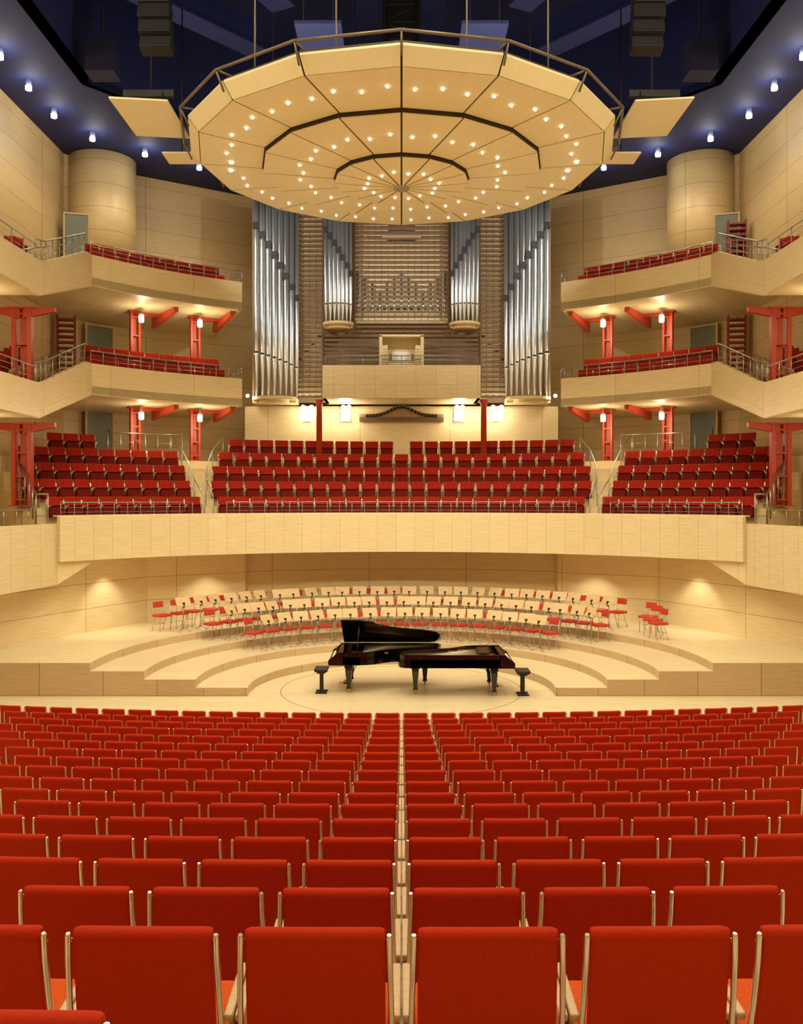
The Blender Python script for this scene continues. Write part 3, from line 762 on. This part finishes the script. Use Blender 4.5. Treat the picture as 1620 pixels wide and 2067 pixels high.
# ------------------------------------------------------------------ pianos
L=2.74
def outline(off=0,x0=.28):
    pts=[(x0,-off),(2.45,-off),(2.6,-.03-off),(2.70,-.12),(2.74-off,-.30),(2.72-off,-.5),(2.64,-.68+off),(2.48,-.80+off),(2.25,-.88+off),(1.95,-.94+off),(1.7,-1.0+off),(1.45,-1.09+off),(1.22,-1.24+off),(1.05,-1.40+off),(.88,-1.49+off),(.7,-1.52+off),(x0,-1.52+off)]
    return pts
def piano(x,y,rz,lid,label):
    root=thing('grand_piano',label,'piano',(x,y,0),rz,'concert grand pianos')
    m=MB(); o_=outline(); m.prism(o_,.70,.90)
    m.wall([(a,b,.70,1.01) for a,b in o_],-.06) 
    m.box(.14,-.76,.74,.34,1.50,.10)
    m.box(-.035,-.76,.80,.03,1.36,.06)
    place(m.mesh('case',[PIANO]),'case',root)
    for yy in(-.04,-1.48):
        m=MB(); prof=[(-.06,.69),(.3,.69),(.3,1.01),(.16,1.01),(.10,.96),(.04,.90),(-.03,.86),(-.07,.82),(-.08,.75)]
        n=len(prof); vs=[(a,yy-.04,b) for a,b in prof]+[(a,yy+.04,b) for a,b in prof]
        m.add(vs,[tuple(range(n)),tuple(range(n,2*n))]+[(i,(i+1)%n,n+(i+1)%n,n+i) for i in range(n)]); place(m.mesh('cheek',[PIANO]),'cheek',root)
    m=MB()
    for i in range(52): m.box(.055,-.15-.0235*i-.01,.815,.14,.0215,.02,0)
    for i in range(51):
        if i%7 not in(2,6): m.box(.085,-.15-.0235*i-.0217,.83,.09,.011,.022,1)
    place(m.mesh('keyboard',[WHITE,PIANO]),'keyboard',root)
    m=MB(); m.box(.16,-.76,.90,.03,1.36,.15); m.box(.22,-.76,.985,.12,1.40,.02); place(m.mesh('fallboard',[PIANO]),'fallboard',root)
    m=MB(); m.prism(outline(.07,.42),.905,.925,0)
    for i in range(5): m.box(1.15+.12*i*0,-.25-.22*i,.945,1.3-.2*i,.02,.03,0,Matrix.Rotation(.12-.1*i,3,'Z'))
    place(m.mesh('cast_plate',[GOLD]),'cast_plate',root)
    m=MB()
    for i in range(26):
        y0=-.12-.05*i; m.cyl((.5,y0,.955),(2.45-.045*i,y0*.55-.06,.955),.004,n=4)
    place(m.mesh('strings',[STEEL]),'strings',root)
    m=MB(); m.box(.62,-.76,1.0,.30,.9,.02); m.box(.48,-.76,1.02,.02,.85,.05); place(m.mesh('music_desk',[PIANO]),'music_desk',root)
    for (lx,ly) in((.42,-.16),(.42,-1.36),(2.32,-.42)):
        m=MB()
        m.box(lx,ly,.66,.20,.20,.10); m.box(lx,ly,.585,.15,.15,.06)
        vs=[]
        for z,w in((.56,.085),(.42,.07),(.16,.045),(.12,.06),(.10,.06)): vs+=[(lx-w,ly-w,z),(lx+w,ly-w,z),(lx+w,ly+w,z),(lx-w,ly+w,z)]
        m.add(vs,[(4*j+i,4*j+(i+1)%4,4*j+4+(i+1)%4,4*j+4+i) for j in range(4) for i in range(4)]+[(0,1,2,3),(16,17,18,19)])
        m.cyl((lx,ly,.12),(lx,ly,.06),.03,n=10,mi=1); m.cyl((lx-.02,ly,.045),(lx+.02,ly,.045),.045,n=14,mi=1)
        place(m.mesh('leg',[PIANO,BRASS]),'leg',root)
    m=MB()
    for yy in(-.70,-.82): m.cyl((.40,yy,.70),(.34,yy,.16),.018,n=8)
    m.box(.33,-.76,.14,.14,.30,.05); m.cyl((.40,-.76,.14),(.62,-.76,.68),.01,n=6)
    for yy in(-.68,-.76,-.84): m.box(.22,yy,.12,.14,.035,.012,1)
    place(m.mesh('pedal_lyre',[PIANO,BRASS]),'pedal_lyre',root)
    if lid:
        m=MB(); o2=outline(-.01,.22)
        m.prism(o2,0,.022); 
        m2=m.mesh('lid',[PIANO]); ob=place(m2,'lid',root,(0,0,1.02),rx=radians(-29)); 
        m=MB(); m.box(.5,-.76,.035,.5,1.48,.02); ob=place(m.mesh('lid_flap',[PIANO]),'lid_flap',root,(0,0,1.02),rx=radians(-29))
        m=MB(); m.cyl((.62,-1.42,1.0),(.68,-1.26,1.68),.013,n=8); place(m.mesh('lid_prop',[PIANO]),'lid_prop',root)
    return root
piano(-1.72,23.35,0,True,'glossy black concert grand piano with its lid raised')
piano(2.66,21.45,pi,False,'glossy black concert grand piano without lid, strings exposed')
def bench(x,y):
    root=thing('piano_bench','black adjustable piano bench with pedestal base','bench',(x,y,0),0,'piano benches')
    m=MB(); m.bbox(0,0,.59,.34,.50,.05,.02); m.box(0,0,.55,.30,.44,.03); place(m.mesh('seat',[BLACK]),'seat',root)
    m=MB()
    for s_ in(-1,1):
        m.box(0,s_*.13,.3,.07,.04,.50); m.box(.0,s_*.13,.02,.28,.06,.04); m.box(0,s_*.13,.51,.20,.05,.04)
    m.cyl((0,-.13,.28),(0,.13,.28),.02,n=8)
    place(m.mesh('pedestal',[BLACK]),'pedestal',root)
bench(-1.97,22.0); bench(2.95,21.75)

# ------------------------------------------------------------------ orchestra chairs and stands
CR=mat('chair_red',(.50,.035,.015),.6)
m=MB(); m.bbox(0,0,.46,.44,.42,.07,.025); CS=m.mesh('seat',[CR])
m=MB(); m.bbox(0,.20,.78,.36,.045,.18,.020,0,Matrix.Rotation(radians(-10),3,'X')); CB=m.mesh('backrest',[CR])
m=MB()
for s_ in(-1,1):
    m.tube([(s_*.19,-.16,0),(s_*.19,-.17,.43),(s_*.19,.14,.43),(s_*.19,.17,.5),(s_*.19,.23,.84)],.011,6)
    m.cyl((s_*.19,.05,.43),(s_*.2,.22,0),.011,n=6)
m.cyl((-.19,-.1,.43),(.19,-.1,.43),.01,n=6); m.cyl((-.19,.14,.2),(.19,.14,.2),.008,n=6)
CF=m.mesh('frame',[STEEL])
m=MB()
for a in(0,2*pi/3,4*pi/3): m.cyl((0,0,.12),(.24*sin(a),.24*cos(a),.01),.009,n=6)
m.cyl((0,0,.08),(0,0,.80),.012,n=8); SP=m.mesh('stand_pole',[mat('dark_steel',(.34,.30,.24),.4,.8)])
m=MB(); m.bbox(0,.0,.90,.47,.015,.30,.005,0,Matrix.Rotation(radians(-30),3,'X')); m.box(0,.07,.79,.46,.06,.012); SD=m.mesh('desk',[noisy('desk_wood',(.64,.47,.24),(.56,.40,.19),8,.5)])
m=MB(); m.box(0,-.05,.80,.04,.05,.14,0); m.box(0,-.03,.86,.09,.03,.035); SX=m.mesh('clamp',[BLACK])
def ochair(x,y,z,rz):
    r=thing('orchestra_chair','red padded chair with thin steel legs on the stage risers','chair',(x,y,z),rz,'orchestra chairs')
    place(CS,'seat',r);place(CB,'backrest',r);place(CF,'frame',r)
def ostand(x,y,z,rz):
    r=thing('music_stand','music stand with pale wooden desk on a steel tripod','music stand',(x,y,z),rz,'orchestra music stands')
    place(SP,'stand_pole',r);place(SD,'desk',r);place(SX,'clamp',r)
def sp(R,t): return (R*sin(t),SC+R*cos(t))
for (R,z,t0,t1,n) in((8.35,.8,-56,50,27),(7.05,.6,-51,54,24),(5.75,.4,-47,47,17)):
    for i in range(n):
        t=radians(t0+(t1-t0)*i/(n-1)); jj=random.uniform(-.05,.05)
        zz=z
        x,y=sp(R+.38+jj,t+random.uniform(-.005,.005))
        if R<8: x,y=sp(R+.15,t)
        ochair(x,y,zz,-t+random.uniform(-.3,.3))
        x,y=sp(R-.38+random.uniform(-.05,.05),t+.02+random.uniform(-.010,.010)) ; ostand(x,y,zz,-t+random.uniform(-.3,.3))
for x,y in((7.35,26.6),(7.3,25.9),(7.25,25.2)): 
    t=atan2(x,y-SC); ochair(x,y,.8,-t+random.uniform(-.3,.3))

# ------------------------------------------------------------------ lights
w=bpy.data.worlds.new('w'); S.world=w; w.use_nodes=True
w.node_tree.nodes['Background'].inputs[0].default_value=(1,.8,.55,1); w.node_tree.nodes['Background'].inputs[1].default_value=.15
def down(loc,p,size,col=WARM): return light('AREA',loc,p,col,size)
for x in(-6,0,6):
    for y in(3,9.5,15.5): down((x,y,17.0),345,1.8,(1,.87,.61))  # unseen area lights added above the stalls as hall fill
for i in range(10):
    a=2*pi*i/10; light('SPOT',(4.3*cos(a),D+4.3*sin(a),12.9),420,(1,.89,.65),.12,(0,0,0),radians(110),.5)
for x in(-8,8):
    for tx in(-.45,.35):
        o=light('SPOT',(x,24.5,16.6),1500,(1,.95,.86),.3,None,radians(42),.7); aim(o,(x*tx,34.7,12.6))  # unseen spots added to brighten the organ front
for x in(-8,-3,3,8):
    o=light('SPOT',(x,20.5,16.9),320,(1,.87,.61),.3,None,radians(60),.7); aim(o,(x*.95,30.5,5))
for x in(-7,-3.5,0,3.5,7):
    o=light('SPOT',(x*.8,8,13.2),1600,(1,.89,.65),.15,None,radians(36),.8); aim(o,(x*.95,30.8,1.2))
for sg in(-1,1):
    for x,y in((-8.5,26.8),(-6.1,29.1)):
        light('SPOT',(sg*-x,y,2.98),110,(1,.9,.66),.04,(0,0,0),radians(95),.6)
for x,y in((-6.5,25),(6.5,25),(-2.5,25.5),(2.5,25.5),(-6.5,17),(6.5,17),(0,20)):
    o=light('AREA',(x,y,14.6),40,(.75,.82,1),.6); o.rotation_euler=(pi,0,0)  # cool uplights without fixtures, added to lift the blue ceiling
for sg in(-1,1):
    for y in(14,20):
        for z in(9.5,14.5): light('POINT',(sg*8.5,y,z),80,(1,.86,.60),.3)  # free-hanging point lights added as extra fill for the side walls

# ------------------------------------------------------------------ camera
cd=bpy.data.cameras.new('camera'); cam=bpy.data.objects.new('camera',cd); COL.objects.link(cam)
cam.location=(0,0,CZ); cam.rotation_euler=(pi/2,0,0)
cd.sensor_fit='AUTO'; cd.sensor_width=36; cd.lens=1800*36/2067; cd.shift_y=-28.5/2067; cd.clip_end=200; cd.clip_start=.05
S.camera=cam
